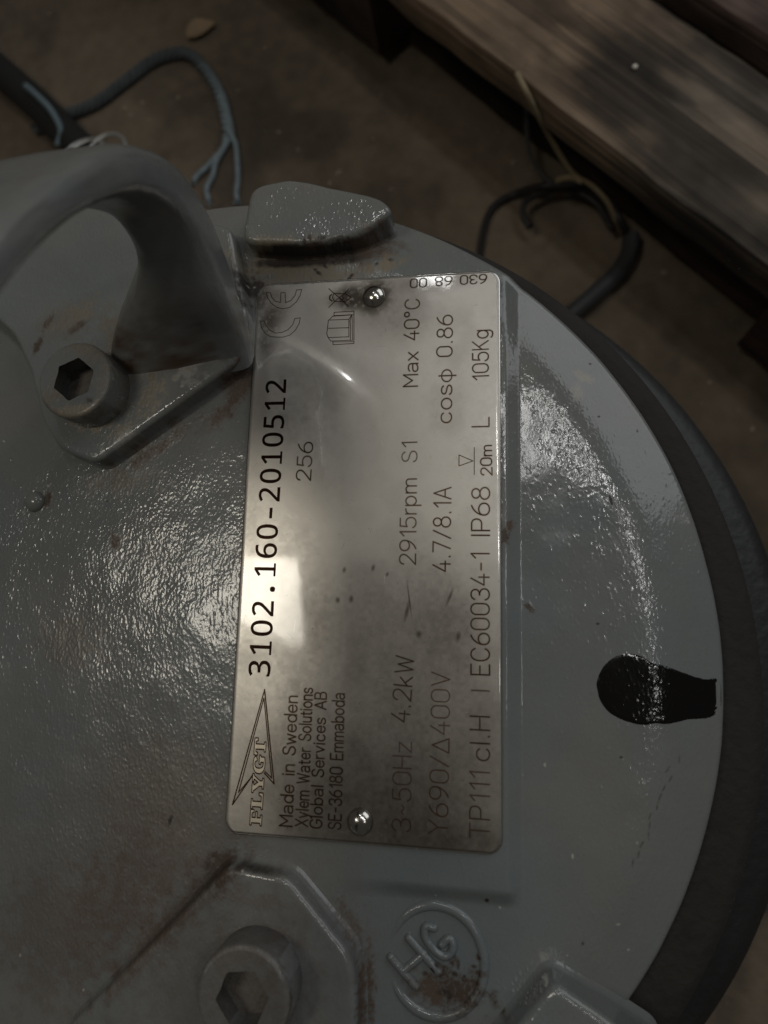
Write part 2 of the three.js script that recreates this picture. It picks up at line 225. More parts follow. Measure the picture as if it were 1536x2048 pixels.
// ------------------------------------------------------------------ the pump
const pump = thing('submersible_pump', 'grey painted cast pump top with steel nameplate, lifting handle and socket bolts', 'pump');
{                                                                 // cover: one polar sheet with rim, turned down into its side
  const NR = 400, NA = 1280, pos = [], uv = [], idx = [], rr = [], yy = [];
  for (let i = 0; i <= NR; i++) { rr.push((RIM - 0.002) * Math.pow(i / NR, 0.9)); yy.push(null); }
  for (let k = 1; k <= 6; k++) { const a = k / 6 * (Math.PI / 2 - 0.363) + 0.363; rr.push(RIM - 0.002 + 0.002 * (Math.sin(a) - Math.sin(0.363)) / (1 - Math.sin(0.363))); yy.push(-0.002 * (Math.cos(0.363) - Math.cos(a))); }
  for (const d of [0.006, 0.012]) { rr.push(RIM); yy.push(-0.002 - d); }
  rr.push(RIM - 0.008); yy.push(-0.0145);
  for (let i = 0; i < rr.length; i++) for (let j = 0; j < NA; j++) {
    const a = j / NA * Math.PI * 2, wob = i > NR ? 0.0004 * (fbm(Math.cos(a) * 6 + 9, Math.sin(a) * 6 + 9, 71, 3) - 0.5) : 0, r = rr[i] + wob, x = CX + r * Math.cos(a), z = CZ + r * Math.sin(a), q = Math.min(r, RIM - 0.002);
    const h = yy[i] === null ? deckH(x, z) : deckH(CX + q * Math.cos(a), CZ + q * Math.sin(a)) + yy[i];
    pos.push(x, h, z); uv.push(x + (yy[i] ?? 0) * Math.cos(a), z + (yy[i] ?? 0) * Math.sin(a));
    if (i) { const b = (j + 1) % NA, p = (i - 1) * NA + j, q2 = (i - 1) * NA + b, s = i * NA + j, t = i * NA + b; idx.push(p, q2, s, q2, t, s); }
  }
  const g = new THREE.BufferGeometry(); g.setAttribute('position', new THREE.Float32BufferAttribute(pos, 3)); g.setAttribute('uv', new THREE.Float32BufferAttribute(uv, 2)); g.setIndex(idx); g.computeVertexNormals();
  part('cover', g, paint, pump);
}
{                                                                 // what stands below the cover
  const prof = (list) => list.map(([r, y]) => new THREE.Vector2(r, y));
  const ring = new THREE.LatheGeometry(prof([[0.10, -0.013], [0.1430, -0.013], [0.1462, -0.0145], [0.1475, -0.017], [0.1475, -0.034], [0.146, -0.036], [0.11, -0.036]]), 220); ring.translate(-0.0785, 0, 0.0125);
  part('flange', boxUV(ring), rustyIron, pump, 'brown rusty flange ring under the grey cover');
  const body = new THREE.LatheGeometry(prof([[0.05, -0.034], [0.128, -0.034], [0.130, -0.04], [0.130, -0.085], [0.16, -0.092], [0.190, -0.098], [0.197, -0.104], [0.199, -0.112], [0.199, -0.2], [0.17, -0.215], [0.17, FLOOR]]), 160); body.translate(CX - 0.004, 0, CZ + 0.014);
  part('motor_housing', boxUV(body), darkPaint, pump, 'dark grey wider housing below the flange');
}
// lugs and pads cast on the cover
part('lug', castPad(roundPoly(px([[498, 512], [517, 403], [600, 386], [768, 424], [796, 450], [733, 498], [640, 517]], 0), 0.0045, 8), 0.0074, 0.0019, 0.001), paint, pump, 'raised block on the rim above the nameplate, rust under its near edge');
part('rib', castPad(roundPoly(px([[1102, 1932], [1215, 2010], [1330, 2110], [1330, 2330], [960, 2330], [985, 2075]], 0), 0.0025, 8), 0.0075, 0.002), paint, pump, 'pointed raised rib at the bottom edge right of the emblem');
// lifting handle: a flat bar that springs from its foot and arches over the cover
const XB = at(506, 700, 0.003).x;
const handle = new THREE.Group(); handle.name = 'lifting_handle'; pump.add(handle);
{
  const zc = 27, half = [[-80, 0, -71, 4.5], [-84.5, 4, -74.5, 8.6], [-90, 11, -78, 15], [-98, 23, -82, 26], [-103.5, 38, -88.5, 37.5], [-101.5, 54, -90.5, 49], [-92, 70.5, -86, 61.5], [-75, 86, -75, 75.5], [-55, 100, -58.5, 89.5], [-30, 113, -33, 103], [0, 120.5, 0, 111], [27, 123.5, 27, 114]];   // mm: z and height of the outer, then of the inner face
  const all = [...half, ...half.slice(0, -1).reverse().map(([a, b, c, d]) => [2 * zc - a, b, 2 * zc - c, d])];
  const co = new THREE.CatmullRomCurve3(all.map(([z, y]) => V3(0, y / 1000, z / 1000)), false, 'centripetal'), ci = new THREE.CatmullRomCurve3(all.map(([, , z, y]) => V3(0, y / 1000, z / 1000)), false, 'centripetal');
  const NT = 420, NK = 72, col = [], pos = [], uv = [], idx = [], sg = (v, n) => Math.sign(v) * Math.pow(Math.abs(v), 2 / n); let run = 0, last = null;
  for (let i = 0; i <= NT; i++) {
    const o = co.getPoint(i / NT), n = ci.getPoint(i / NT), m = o.clone().add(n).multiplyScalar(0.5), t = o.clone().sub(n).multiplyScalar(0.5); if (last) run += m.distanceTo(last); last = m;
    const flare = 0.024 * Math.pow(1 - sstep(0.004, 0.045, m.y), 1.6);
    for (let k = 0; k <= NK; k++) {
      const a = k / NK * Math.PI * 2, c = sg(Math.cos(a), 3.4), d = sg(Math.sin(a), 3.4), wid = d < 0 ? 0.009 + flare + 0.024 * sstep(0.05, 0.088, m.y) * (1 - sstep(0.096, 0.108, m.y)) : 0.009, p = m.clone().addScaledVector(t, c); p.z += 0.15 * Math.max(0, -d) * (wid) * (1 - sstep(0.007, 0.032, m.y)) * (1 - c) / 2; const lump = 0.0005 * (fbm(run * 90 + 3, a * 3, 231, 3) - 0.5);
      pos.push(XB - 0.009 + d * (wid + lump), p.y + lump, p.z); { const rs = clamp((1 - sstep(0.008, 0.034, p.y)) * (c < 0.3 ? 1 : 0.3) * (0.2 + 1.7 * (fbm((d * wid) * 230 + 7, (p.z - p.y) * 230, 241, 4) - 0.25)) * (d < 0.2 ? 1 : 0.35)); col.push(lerp(1, 0.42, rs), lerp(1, 0.25, rs), lerp(1, 0.17, rs)); } uv.push(run, k / NK * 0.09);
      if (i && k) { const e = (i - 1) * (NK + 1) + k - 1, f = e + 1, g = e + NK + 1, h = g + 1; idx.push(e, f, g, f, h, g); }
    }
  }
  const g = new THREE.BufferGeometry(); g.setAttribute('position', new THREE.Float32BufferAttribute(pos, 3)); g.setAttribute('uv', new THREE.Float32BufferAttribute(uv, 2)); g.setAttribute('color', new THREE.Float32BufferAttribute(col, 3)); g.setIndex(idx); g.computeVertexNormals();
  part('arch', g, Object.assign(plainPaint.clone(), { vertexColors: true }), handle);
}
const foot1 = px([[219, 938], [509, 730], [512, 650], [480, 480], [150, 430], [-40, 470], [-40, 600], [60, 690], [95, 770], [112, 850], [150, 910]], 0);
const foot2 = px([[474, 1714], [590, 1737], [712, 1888], [724, 1962], [724, 2230], [240, 2230], [150, 2040]], 0);
part('foot', castPad(roundPoly(foot1, 0.0024, 8), 0.0075, 0.0016, 0.0012, 420), paint, handle, 'handle foot at the upper left with rust round its bolt');
part('foot', castPad(roundPoly(foot2, 0.0026, 8), 0.0062, 0.0017, 0.0018, 300), paint, handle, 'handle foot at the bottom edge below the nameplate');
function bolt(cx, cz, y, R, h, rot, label) {
  const b = new THREE.Group(); b.name = 'bolt'; b.userData.label = label; b.position.set(0, 0, 0); pump.add(b);
  const circle = [], hex = [];
  for (let k = 0; k < 64; k++) { const a = k / 64 * Math.PI * 2; circle.push([cx + R * Math.cos(a), cz + R * Math.sin(a)]); }
  for (let k = 0; k < 48; k++) { const a = k / 48 * Math.PI * 2, t = ((a + rot) % (Math.PI / 3) + Math.PI / 3) % (Math.PI / 3) - Math.PI / 6, rad = R * 0.59 / Math.cos(t) * (1 + 0.05 * (fbm(Math.cos(a) * 3 + 5, Math.sin(a) * 3 + 5, 13, 2) - 0.5)); hex.push([cx + rad * Math.cos(a), cz + rad * Math.sin(a)]); }
  part('head', slab(circle, y, y + h, 0.0011, 4, [hex]), paint, b);
  const f = new THREE.CircleGeometry(R * 0.72, 40); f.rotateX(-Math.PI / 2); f.translate(cx, y + h * 0.3, cz); part('socket', boxUV(f), hexInside, b);
}
const b1 = at(190, 783, 0.0075), b2 = at(484, 1998, 0.0163);
bolt(b1.x, b1.z, 0.007, 0.0110, 0.0105, 0.35, 'socket head bolt in the handle foot at the upper left');
bolt(b2.x, b2.z, 0.0058, 0.0112, 0.0105, 0.1, 'socket head bolt in the handle foot at the bottom edge');
{                                                                 // pin and emblem
  const c = at(70, 1003, 0), g = new THREE.SphereGeometry(0.0032, 24, 12, 0, Math.PI * 2, 0, Math.PI / 2); g.scale(1, 0.75, 1); g.translate(c.x, deckH(c.x, c.z) - 0.0002, c.z); part('pin', g, paint, pump, 'small domed pin beside the rough paint');
  const e = at(872, 1921, -0.0024), em = new THREE.Group(); em.name = 'emblem'; em.userData.label = 'round raised emblem with two cast letters'; pump.add(em);
  const t = new THREE.TorusGeometry(0.0120, 0.0014, 14, 80); t.rotateX(Math.PI / 2); t.scale(0.98, 1, 1.04); t.translate(e.x, deckH(e.x, e.z) - 0.0004, e.z); part('rim', boxUV(t), paint, em);
  const stroke = (pts, r = 0.0011) => { const c3 = pts.map(([x, y]) => { const p = at(x, y, -0.0024); return V3(p.x, deckH(p.x, p.z) + 0.0001, p.z); }); const k = new THREE.TubeGeometry(new THREE.CatmullRomCurve3(c3), 40, r, 10); const ends = [c3[0], c3.at(-1)].map((p) => new THREE.SphereGeometry(r, 10, 8).translate(p.x, p.y, p.z)); return mergeGeometries([k, ...ends]); };
  part('letter', boxUV(mergeGeometries([stroke([[783, 1910], [832, 1972]]), stroke([[818, 1874], [878, 1944]]), stroke([[806, 1940], [848, 1906]])])), paint, em);
  part('letter', boxUV(stroke([[868, 1855], [852, 1852], [850, 1872], [872, 1902], [890, 1912], [904, 1902], [906, 1886], [898, 1876], [884, 1888]])), paint, em);
}
{                                                                 // black paint mark that follows the cover down to its rim
  const o = roundPoly([[550, 760], [580, 680], [650, 612], [740, 590], [820, 610], [870, 650], [940, 660], [1040, 700], [1140, 735], [1272, 738], [1276, 900], [1238, 942], [1190, 965], [1080, 970], [980, 995], [800, 1003], [700, 975], [620, 930], [570, 860]].map(([x, y]) => [1000 + x / 2.866, 1100 + y / 2.866]), 12, 4);
  const c = [1318, 1388], N = o.length, K = 26, pos = [], uv = [], idx = [];
  for (let k = 0; k <= K; k++) for (let i = 0; i < N; i++) {
    const t = k / K, jit = k === K ? 0.9 * (hash(i, 3, 9) - 0.5) : 0, sx = lerp(c[0], o[i][0], t) + jit, sy = lerp(c[1], o[i][1], t) + jit; let h = -0.004;
    let p = at(sx, sy, h); for (let n = 0; n < 4; n++) { const r = Math.hypot(p.x - CX, p.z - CZ), s = r > RIM - 0.0021 ? (RIM - 0.0021) / r : 1; const x = CX + (p.x - CX) * s, z = CZ + (p.z - CZ) * s; h = deckH(x, z) - (s < 1 ? 0.0005 : 0); p = at(sx, sy, h); if (s < 1 && n === 3) { p.x = x + (p.x - x) * 0.8; p.z = z + (p.z - z) * 0.8; } }
    const edge = sstep(1, 0.93, t); pos.push(p.x, p.y + 0.00006 + 0.00012 * edge, p.z); uv.push(p.x, p.z);
    if (k) { const j = (i + 1) % N, a = (k - 1) * N + i, b = (k - 1) * N + j, d = k * N + i, e = k * N + j; idx.push(a, d, b, b, d, e); }
  }
  const g = new THREE.BufferGeometry(); g.setAttribute('position', new THREE.Float32BufferAttribute(pos, 3)); g.setAttribute('uv', new THREE.Float32BufferAttribute(uv, 2)); g.setIndex(idx); g.computeVertexNormals();
  if (g.attributes.normal.getY(N * 10) < 0) { const a = g.index.array; for (let i = 0; i < a.length; i += 3) { const t = a[i]; a[i] = a[i + 1]; a[i + 1] = t; } g.computeVertexNormals(); }
  part('paint_mark', g, blackPaint, pump, 'black paint blob running off the right rim');
}
// ------------------------------------------------------------------ the nameplate
const PT = 0.0011;
const [pTL, pTR, pBR, pBL] = [[515, 570], [998, 540], [1003, 1710], [450, 1665]].map(([x, y]) => at(x, y, PT));
const pw = (pTL.distanceTo(pTR) + pBL.distanceTo(pBR)) / 2, pl = (pTL.distanceTo(pBL) + pTR.distanceTo(pBR)) / 2;
const pLen = pTL.clone().sub(pBL).add(pTR).sub(pBR).normalize(), pAcr = V3(-pLen.z, 0, pLen.x);      // along the text, and across it towards the right edge
const pOrg = pTL.clone().add(pTR).add(pBR).add(pBL).multiplyScalar(0.25).addScaledVector(pLen, -pl / 2).addScaledVector(pAcr, -pw / 2);
const onPlate = (x, y) => { const p = at(x, y, PT).sub(pOrg); return [p.dot(pLen), p.dot(pAcr)]; };
const plate = new THREE.Group(); plate.name = 'nameplate'; plate.userData.label = 'stainless steel nameplate with engraved data'; pump.add(plate);
const dentA = onPlate(550, 676), dentB = onPlate(738, 812);
function plateH(s, t) {
  const dx = dentB[0] - dentA[0], dy = dentB[1] - dentA[1], L = Math.hypot(dx, dy), u = ((s - dentA[0]) * dx + (t - dentA[1]) * dy) / L, v = ((s - dentA[0]) * -dy + (t - dentA[1]) * dx) / L + 0.0016 * Math.sin(u / L * 3.1);
  const along = sstep(-0.004, 0.004, u) * (1 - sstep(L - 0.012, L + 0.004, u)), wd = v < 0 ? 0.0012 + 0.0006 * clamp(u / L) : 0.005;
  let h = 0.00034 * along * Math.exp(-v * v / (2 * wd * wd));
  h += 0.0004 * (fbm(s * 26 + 3, t * 26 + 1, 201, 2) - 0.5) + 0.00003 * (fbm(s * 160, t * 160, 203, 2) - 0.5);
  h -= 0.00018 * sstep(0.006, 0, t);                              // the left edge is bent down a little
  return h;
}
{
  const NS = 300, NTt = 150, r = 0.0035, pos = [], uv = [], idx = [], ring = [];
  const half = (s) => { const d = s < r ? r - s : s > pl - r ? s - pl + r : 0; return pw / 2 - r + Math.sqrt(Math.max(0, r * r - d * d)); };
  for (let i = 0; i <= NS; i++) for (let j = 0; j <= NTt; j++) {
    const q = i / NS, s = (0.5 - 0.5 * Math.cos(Math.PI * clamp(q)) * 0.06 - 0.47 * Math.cos(0) + 0.94 * q * 1) ; const ss = clamp(q < 0.02 || q > 0.98 ? (q < 0.5 ? q * q / 0.04 : 1 - (1 - q) ** 2 / 0.04) : 0.01 + (q - 0.02) / 0.96 * 0.98) * pl;
    const tt = pw / 2 + (2 * j / NTt - 1) * half(ss), p = pOrg.clone().addScaledVector(pLen, ss).addScaledVector(pAcr, tt);
    const e = Math.min(ss, pl - ss, tt - pw / 2 + half(ss), pw / 2 + half(ss) - tt), y = PT + plateH(ss, tt) - (e < 0.0002 ? 0.00015 : 0);
    pos.push(p.x, y, p.z); uv.push(ss / pl, 1 - tt / pw);
    if (i && j) { const a = (i - 1) * (NTt + 1) + j - 1, b = a + 1, c = a + NTt + 1, d = c + 1; idx.push(a, b, c, b, d, c); }
  }
  const id = (i, j) => i * (NTt + 1) + j;
  for (let i = 0; i <= NS; i++) ring.push(id(i, 0)); for (let j = 1; j <= NTt; j++) ring.push(id(NS, j)); for (let i = NS - 1; i >= 0; i--) ring.push(id(i, NTt)); for (let j = NTt - 1; j > 0; j--) ring.push(id(0, j));
  const g = new THREE.BufferGeometry(); g.setAttribute('position', new THREE.Float32BufferAttribute(pos, 3)); g.setAttribute('uv', new THREE.Float32BufferAttribute(uv, 2)); g.setIndex(idx); g.computeVertexNormals();
  if (g.attributes.normal.getY(id(150, 75)) < 0) { const a = g.index.array; for (let i = 0; i < a.length; i += 3) { const t = a[i]; a[i] = a[i + 1]; a[i + 1] = t; } g.computeVertexNormals(); }
  // edge: a rounded rim round the sheet
  const ep = [], ei = [], cx = pOrg.clone().addScaledVector(pLen, pl / 2).addScaledVector(pAcr, pw / 2);
  const steps = [[0, 0], [0.00018, -0.00006], [0.00028, -0.0002], [0.0003, -0.0016]];
  ring.forEach((v, n) => {
    const p = V3(pos[v * 3], pos[v * 3 + 1], pos[v * 3 + 2]), q = uv[v * 2] * pl, t = (1 - uv[v * 2 + 1]) * pw, ds = q < r ? q - r : q > pl - r ? q - pl + r : 0, dt = t < r ? t - r : t > pw - r ? t - pw + r : 0;
    const d = pLen.clone().multiplyScalar(Math.abs(ds) < 1e-7 && Math.abs(dt) < 1e-7 ? 0 : ds).addScaledVector(pAcr, dt); if (d.lengthSq() < 1e-16) d.copy(p).sub(cx); d.y = 0; d.normalize();
    for (const [o, y] of steps) ep.push(p.x + d.x * o, p.y + y, p.z + d.z * o);
  });
  for (let n = 0; n < ring.length; n++) for (let k = 0; k < steps.length - 1; k++) { const m = (n + 1) % ring.length, a = n * steps.length + k, b = m * steps.length + k; ei.push(a, a + 1, b, b, a + 1, b + 1); }
  const eg = new THREE.BufferGeometry(); eg.setAttribute('position', new THREE.Float32BufferAttribute(ep, 3)); eg.setIndex(ei); eg.computeVertexNormals();
  plate.userData.geo = null; delete plate.userData.geo;
  const CW = 2048, CH = Math.round(2048 * pw / pl), cv = document.createElement('canvas'); cv.width = CW; cv.height = CH; const c = cv.getContext('2d');
  const img = c.createImageData(CW, CH);
  const soilAndShade = [[540, 640, 50, 75, 0.75], [530, 690, 40, 60, 0.62], [522, 600, 26, 70, 0.75], [698, 594, 52, 30, 0.85], [745, 592, 40, 36, 0.8], [780, 620, 90, 70, 0.35], [640, 640, 60, 90, 0.12], [850, 560, 90, 26, 0.35], [760, 1660, 150, 110, 0.45], [860, 1560, 280, 320, 0.4], [800, 1620, 230, 190, 0.4], [600, 1600, 110, 150, 0.3], [780, 1250, 210, 160, 0.32], [880, 900, 200, 420, 0.1], [900, 1250, 60, 60, 0.25], [640, 900, 200, 160, 0.08], [520, 800, 30, 70, 0.35], [940, 1690, 120, 40, 0.4]].map(([x, y, a, b, k]) => { const [s, t] = onPlate(x, y); return [s, t, b * 0.000133, a * 0.000133, k]; });  // dirt patches; the broad lower ones also paint in the dimmer reflection
  const rg = new Uint8Array(CW * CH);
  for (let j = 0, o = 0; j < CH; j++) for (let i = 0; i < CW; i++, o += 4) {
    const s = i / CW * pl, t = j / CH * pw, n1 = fbm(s * 90, t * 90, 301, 5), n2 = fbm(s * 900, t * 900, 311, 3), n3 = vnoise(s * 4200, t * 4200, 312); let d = 0;
    for (const [a, b, ra, rb, k] of soilAndShade) { const u = (s - a) / ra, v = (t - b) / rb, q = u * u + v * v; if (q < 5) { const e = Math.sqrt(q) + 0.9 * (n1 - 0.5) * 1.5; d = k > 0.6 ? Math.max(d, k * (1 - sstep(0.2, 1.3, e)) * clamp(0.25 + 1.5 * n2)) : 1 - (1 - d) * (1 - k * (1 - sstep(0.1, 1.7, Math.sqrt(q) + 0.5 * (n1 - 0.5))) * (0.85 + 0.3 * n2)); } }
    d = clamp(d + 0.10 * sstep(0.5, 0.8, n1) + (n3 > 0.965 ? 0.25 : 0), 0, 0.92);
    const m = 0.92 + 0.16 * (n1 - 0.5) + 0.08 * (n2 - 0.5), col = [lerp(0.47 * m, 0.05, d), lerp(0.448 * m, 0.037, d), lerp(0.41 * m, 0.026, d)];
    for (let k = 0; k < 3; k++) img.data[o + k] = clamp(toS(col[k]), 0, 255); img.data[o + 3] = 255;
    rg[o / 4] = clamp(255 * (0.40 + 0.1 * (n1 - 0.5) + 0.08 * (n2 - 0.5) + 0.4 * d), 0, 255);
  }
  c.putImageData(img, 0, 0);
  const toC = (x, y) => { const [s, t] = onPlate(x, y); return [s / pl * CW, t / pw * CH]; };
  const G = {                                                     // single-stroke engraving letters: [width, path], capital height 10
    '0': [6, 'M3 0C5 0 6 1.5 6 3V7C6 8.5 5 10 3 10C1 10 0 8.5 0 7V3C0 1.5 1 0 3 0Z'], '1': [3.4, 'M.6 2.4L3 0V10'], '2': [6, 'M.2 2.6C.3 1 1.4 0 3 0C4.7 0 5.8 1 5.8 2.6C5.8 4.5 4 5.8 0 10H6'],
    '3': [6, 'M.2 2C.6 .7 1.6 0 3 0C4.6 0 5.6 1 5.6 2.4C5.6 3.9 4.5 4.7 2.6 4.7C4.8 4.7 6 5.7 6 7.3C6 9 4.8 10 3 10C1.3 10 .3 9.2 0 7.8'], '4': [6, 'M3.8 0L0 7.2H6M4.4 4.4V10'],
    '5': [6, 'M5.5 0H1L.6 4.4C1.2 3.9 2 3.6 3 3.6C4.8 3.6 6 4.9 6 6.8C6 8.7 4.8 10 3 10C1.4 10 .4 9.2 0 8'], '6': [6, 'M4.8 0C2 1 0 4 0 7C0 8.8 1.2 10 3 10C4.8 10 6 8.8 6 7C6 5.2 4.8 4 3 4C1.4 4 .2 5 0 6.4'],
    '7': [6, 'M0 0H6L2 10'], '8': [6, 'M3 0C4.4 0 5.4 1 5.4 2.3C5.4 3.6 4.4 4.6 3 4.6C1.6 4.6 .6 3.6 .6 2.3C.6 1 1.6 0 3 0ZM3 4.6C4.8 4.6 6 5.8 6 7.3C6 8.8 4.8 10 3 10C1.2 10 0 8.8 0 7.3C0 5.8 1.2 4.6 3 4.6Z'],
    '9': [6, 'M1.2 10C4 9 6 6 6 3C6 1.2 4.8 0 3 0C1.2 0 0 1.2 0 3C0 4.8 1.2 6 3 6C4.6 6 5.8 5 6 3.6'], '.': [1.4, 'M.6 9.5L.8 10'], '-': [4.4, 'M.4 5.6H4'], '~': [4.6, 'M.2 6C1 4.8 1.6 4.8 2.3 5.6C3 6.4 3.6 6.4 4.4 5.2'], '/': [4.6, 'M0 10L4.6 0'], ' ': [3.6, ''], '°': [3.4, 'M1.6 0C2.6 0 3.2 .7 3.2 1.6C3.2 2.5 2.6 3.2 1.6 3.2C.7 3.2 0 2.5 0 1.6C0 .7 .7 0 1.6 0Z'],
    'Δ': [7, 'M3.5 1L0 10H7Z'], 'φ': [6.4, 'M3.2 1.6V12.6M3.2 3.4C5 3.4 6.4 4.8 6.4 6.7C6.4 8.6 5 10 3.2 10C1.4 10 0 8.6 0 6.7C0 4.8 1.4 3.4 3.2 3.4Z'],
    A: [7, 'M0 10L3.5 0L7 10M1.2 6.6H5.8'], B: [5.8, 'M0 0V10H3.4C5 10 5.8 8.8 5.8 7.4C5.8 6 5 4.8 3.4 4.8H0M3.2 4.8C4.6 4.8 5.2 3.6 5.2 2.4C5.2 1.2 4.6 0 3.2 0H0'], C: [6.6, 'M6.4 2.2C5.8 .8 4.8 0 3.4 0C1.2 0 0 2 0 5C0 8 1.2 10 3.4 10C4.8 10 5.8 9.2 6.4 7.8'],
    E: [5.4, 'M5.4 0H0V10H5.4M0 4.8H4.6'], G: [7, 'M6.4 2C5.8 .8 4.8 0 3.5 0C1.2 0 0 2 0 5C0 8 1.2 10 3.5 10C5.6 10 6.8 8.4 6.8 5.6H3.8'], H: [6, 'M0 0V10M6 0V10M0 5H6'], I: [.6, 'M.3 0V10'], K: [6, 'M0 0V10M5.6 0L0 6M2 4.2L6 10'], L: [5, 'M0 0V10H5'],
    M: [7.6, 'M0 10V0L3.8 6.4L7.6 0V10'], P: [5.8, 'M0 10V0H3.2C5 0 5.8 1.2 5.8 2.8C5.8 4.4 5 5.6 3.2 5.6H0'], S: [6, 'M5.6 2C5.2 .7 4.2 0 3 0C1.4 0 .4 1 .4 2.4C.4 4 1.6 4.5 3 4.9C4.6 5.4 6 6 6 7.5C6 9 4.8 10 3 10C1.4 10 .3 9.2 0 7.8'], T: [6.4, 'M0 0H6.4M3.2 0V10'], V: [6.6, 'M0 0L3.3 10L6.6 0'],
    W: [9, 'M0 0L2.2 10L4.5 1.6L6.8 10L9 0'], X: [6.2, 'M0 0L6.2 10M6.2 0L0 10'], Y: [6.4, 'M0 0L3.2 4.8L6.4 0M3.2 4.8V10'],
    a: [5.6, 'M.4 4.2C1 3.6 1.8 3.4 2.8 3.4C4.4 3.4 5.2 4.2 5.2 5.6V10M5.2 6.4H2.6C1 6.4 0 7 0 8.2C0 9.4 .9 10 2.2 10C3.6 10 4.6 9.4 5.2 8.4'], b: [5.4, 'M0 0V10M0 6.7C0 4.8 1.2 3.4 2.7 3.4C4.2 3.4 5.4 4.8 5.4 6.7C5.4 8.6 4.2 10 2.7 10C1.2 10 0 8.6 0 6.7'], c: [5.2, 'M5 4.8C4.6 3.9 3.8 3.4 2.8 3.4C1.1 3.4 0 4.8 0 6.7C0 8.6 1.1 10 2.8 10C3.8 10 4.6 9.5 5 8.6'],
    d: [5.4, 'M5.4 0V10M5.4 6.7C5.4 4.8 4.2 3.4 2.7 3.4C1.2 3.4 0 4.8 0 6.7C0 8.6 1.2 10 2.7 10C4.2 10 5.4 8.6 5.4 6.7'], e: [5.4, 'M0 6.6H5.4C5.4 4.6 4.4 3.4 2.7 3.4C1.1 3.4 0 4.8 0 6.7C0 8.6 1.1 10 2.8 10C4 10 4.8 9.5 5.2 8.6'], g: [5.4, 'M5.4 3.4V10.4C5.4 12 4.4 13 2.8 13C1.6 13 .8 12.6 .3 12M5.4 6.7C5.4 4.8 4.2 3.4 2.7 3.4C1.2 3.4 0 4.8 0 6.7C0 8.6 1.2 10 2.7 10C4.2 10 5.4 8.6 5.4 6.7'],
    i: [.6, 'M.3 3.4V10M.3 .8V1.3'], k: [5, 'M0 0V10M4.4 3.4L0 7.6M1.6 6.2L5 10'], l: [.6, 'M.3 0V10'], m: [8.4, 'M0 3.4V10M0 5.6C.2 4.2 1 3.4 2.2 3.4C3.5 3.4 4.2 4.2 4.2 5.6V10M4.2 5.6C4.4 4.2 5.2 3.4 6.4 3.4C7.7 3.4 8.4 4.2 8.4 5.6V10'], n: [4.8, 'M0 3.4V10M0 5.8C.2 4.2 1.2 3.4 2.6 3.4C4 3.4 4.8 4.2 4.8 5.8V10'], o: [5.6, 'M2.8 3.4C4.4 3.4 5.6 4.8 5.6 6.7C5.6 8.6 4.4 10 2.8 10C1.2 10 0 8.6 0 6.7C0 4.8 1.2 3.4 2.8 3.4Z'],
    p: [5.4, 'M0 3.4V13M0 6.7C0 4.8 1.2 3.4 2.7 3.4C4.2 3.4 5.4 4.8 5.4 6.7C5.4 8.6 4.2 10 2.7 10C1.2 10 0 8.6 0 6.7'], r: [3, 'M0 3.4V10M0 6C.2 4.4 1.2 3.4 3 3.5'], s: [4.8, 'M4.5 4.6C4.1 3.8 3.4 3.4 2.4 3.4C1.1 3.4 .3 4 .3 5C.3 6.2 1.2 6.4 2.4 6.7C3.8 7 4.8 7.3 4.8 8.4C4.8 9.4 3.8 10 2.4 10C1.2 10 .3 9.5 0 8.6'], t: [3, 'M1.2 1.2V8.6C1.2 9.6 1.8 10 3 10M0 3.4H3'], u: [4.8, 'M0 3.4V7.6C0 9.2 .8 10 2.2 10C3.6 10 4.6 9.2 4.8 7.6M4.8 3.4V10'],
    v: [5, 'M0 3.4L2.5 10L5 3.4'], w: [7.4, 'M0 3.4L1.8 10L3.7 4.2L5.6 10L7.4 3.4'], x: [5, 'M0 3.4L5 10M5 3.4L0 10'], y: [5, 'M0 3.4L2.5 10M5 3.4L2 11.6C1.6 12.6 1 13 0 13'], z: [5, 'M0 3.4H5L0 10H5'],
  };
  function engrave(text, a, b, cap, lw, alpha, color = '40,26,15') {
    const p = toC(...a), q = toC(...b), L = Math.hypot(q[0] - p[0], q[1] - p[1]), sy = cap * 0.000133 / pl * CW / 10, gap = 2.1; let w = -gap;
    for (const ch of text) w += G[ch][0] + gap;
    const sx = L / w; c.save(); c.translate(...p); c.rotate(Math.atan2(q[1] - p[1], q[0] - p[0])); let x = 0;
    c.lineCap = c.lineJoin = 'round';
    for (const ch of text) {
      const path = new Path2D(G[ch][1]);
      for (const [k, al] of [[2.3, 0.22], [1, 1]]) { c.save(); c.translate(x * sx + 0.7 * (rnd() - 0.5), -10 * sy + 0.7 * (rnd() - 0.5)); c.scale(sx, sy); c.lineWidth = k * lw * 1.3 / Math.sqrt(sx * sy); c.strokeStyle = 'rgba(' + color + ',' + alpha * al * (0.85 + 0.3 * rnd()) + ')'; c.stroke(path); c.restore(); }
      x += G[ch][0] + gap;
    }
    c.restore();
  }
  const line = (pts, lw, alpha, close) => { c.beginPath(); pts.forEach((p, i) => (i ? c.lineTo(...toC(...p)) : c.moveTo(...toC(...p)))); if (close) c.closePath(); c.lineWidth = lw; c.lineJoin = c.lineCap = 'round'; c.strokeStyle = 'rgba(40,26,15,' + alpha + ')'; c.stroke(); };
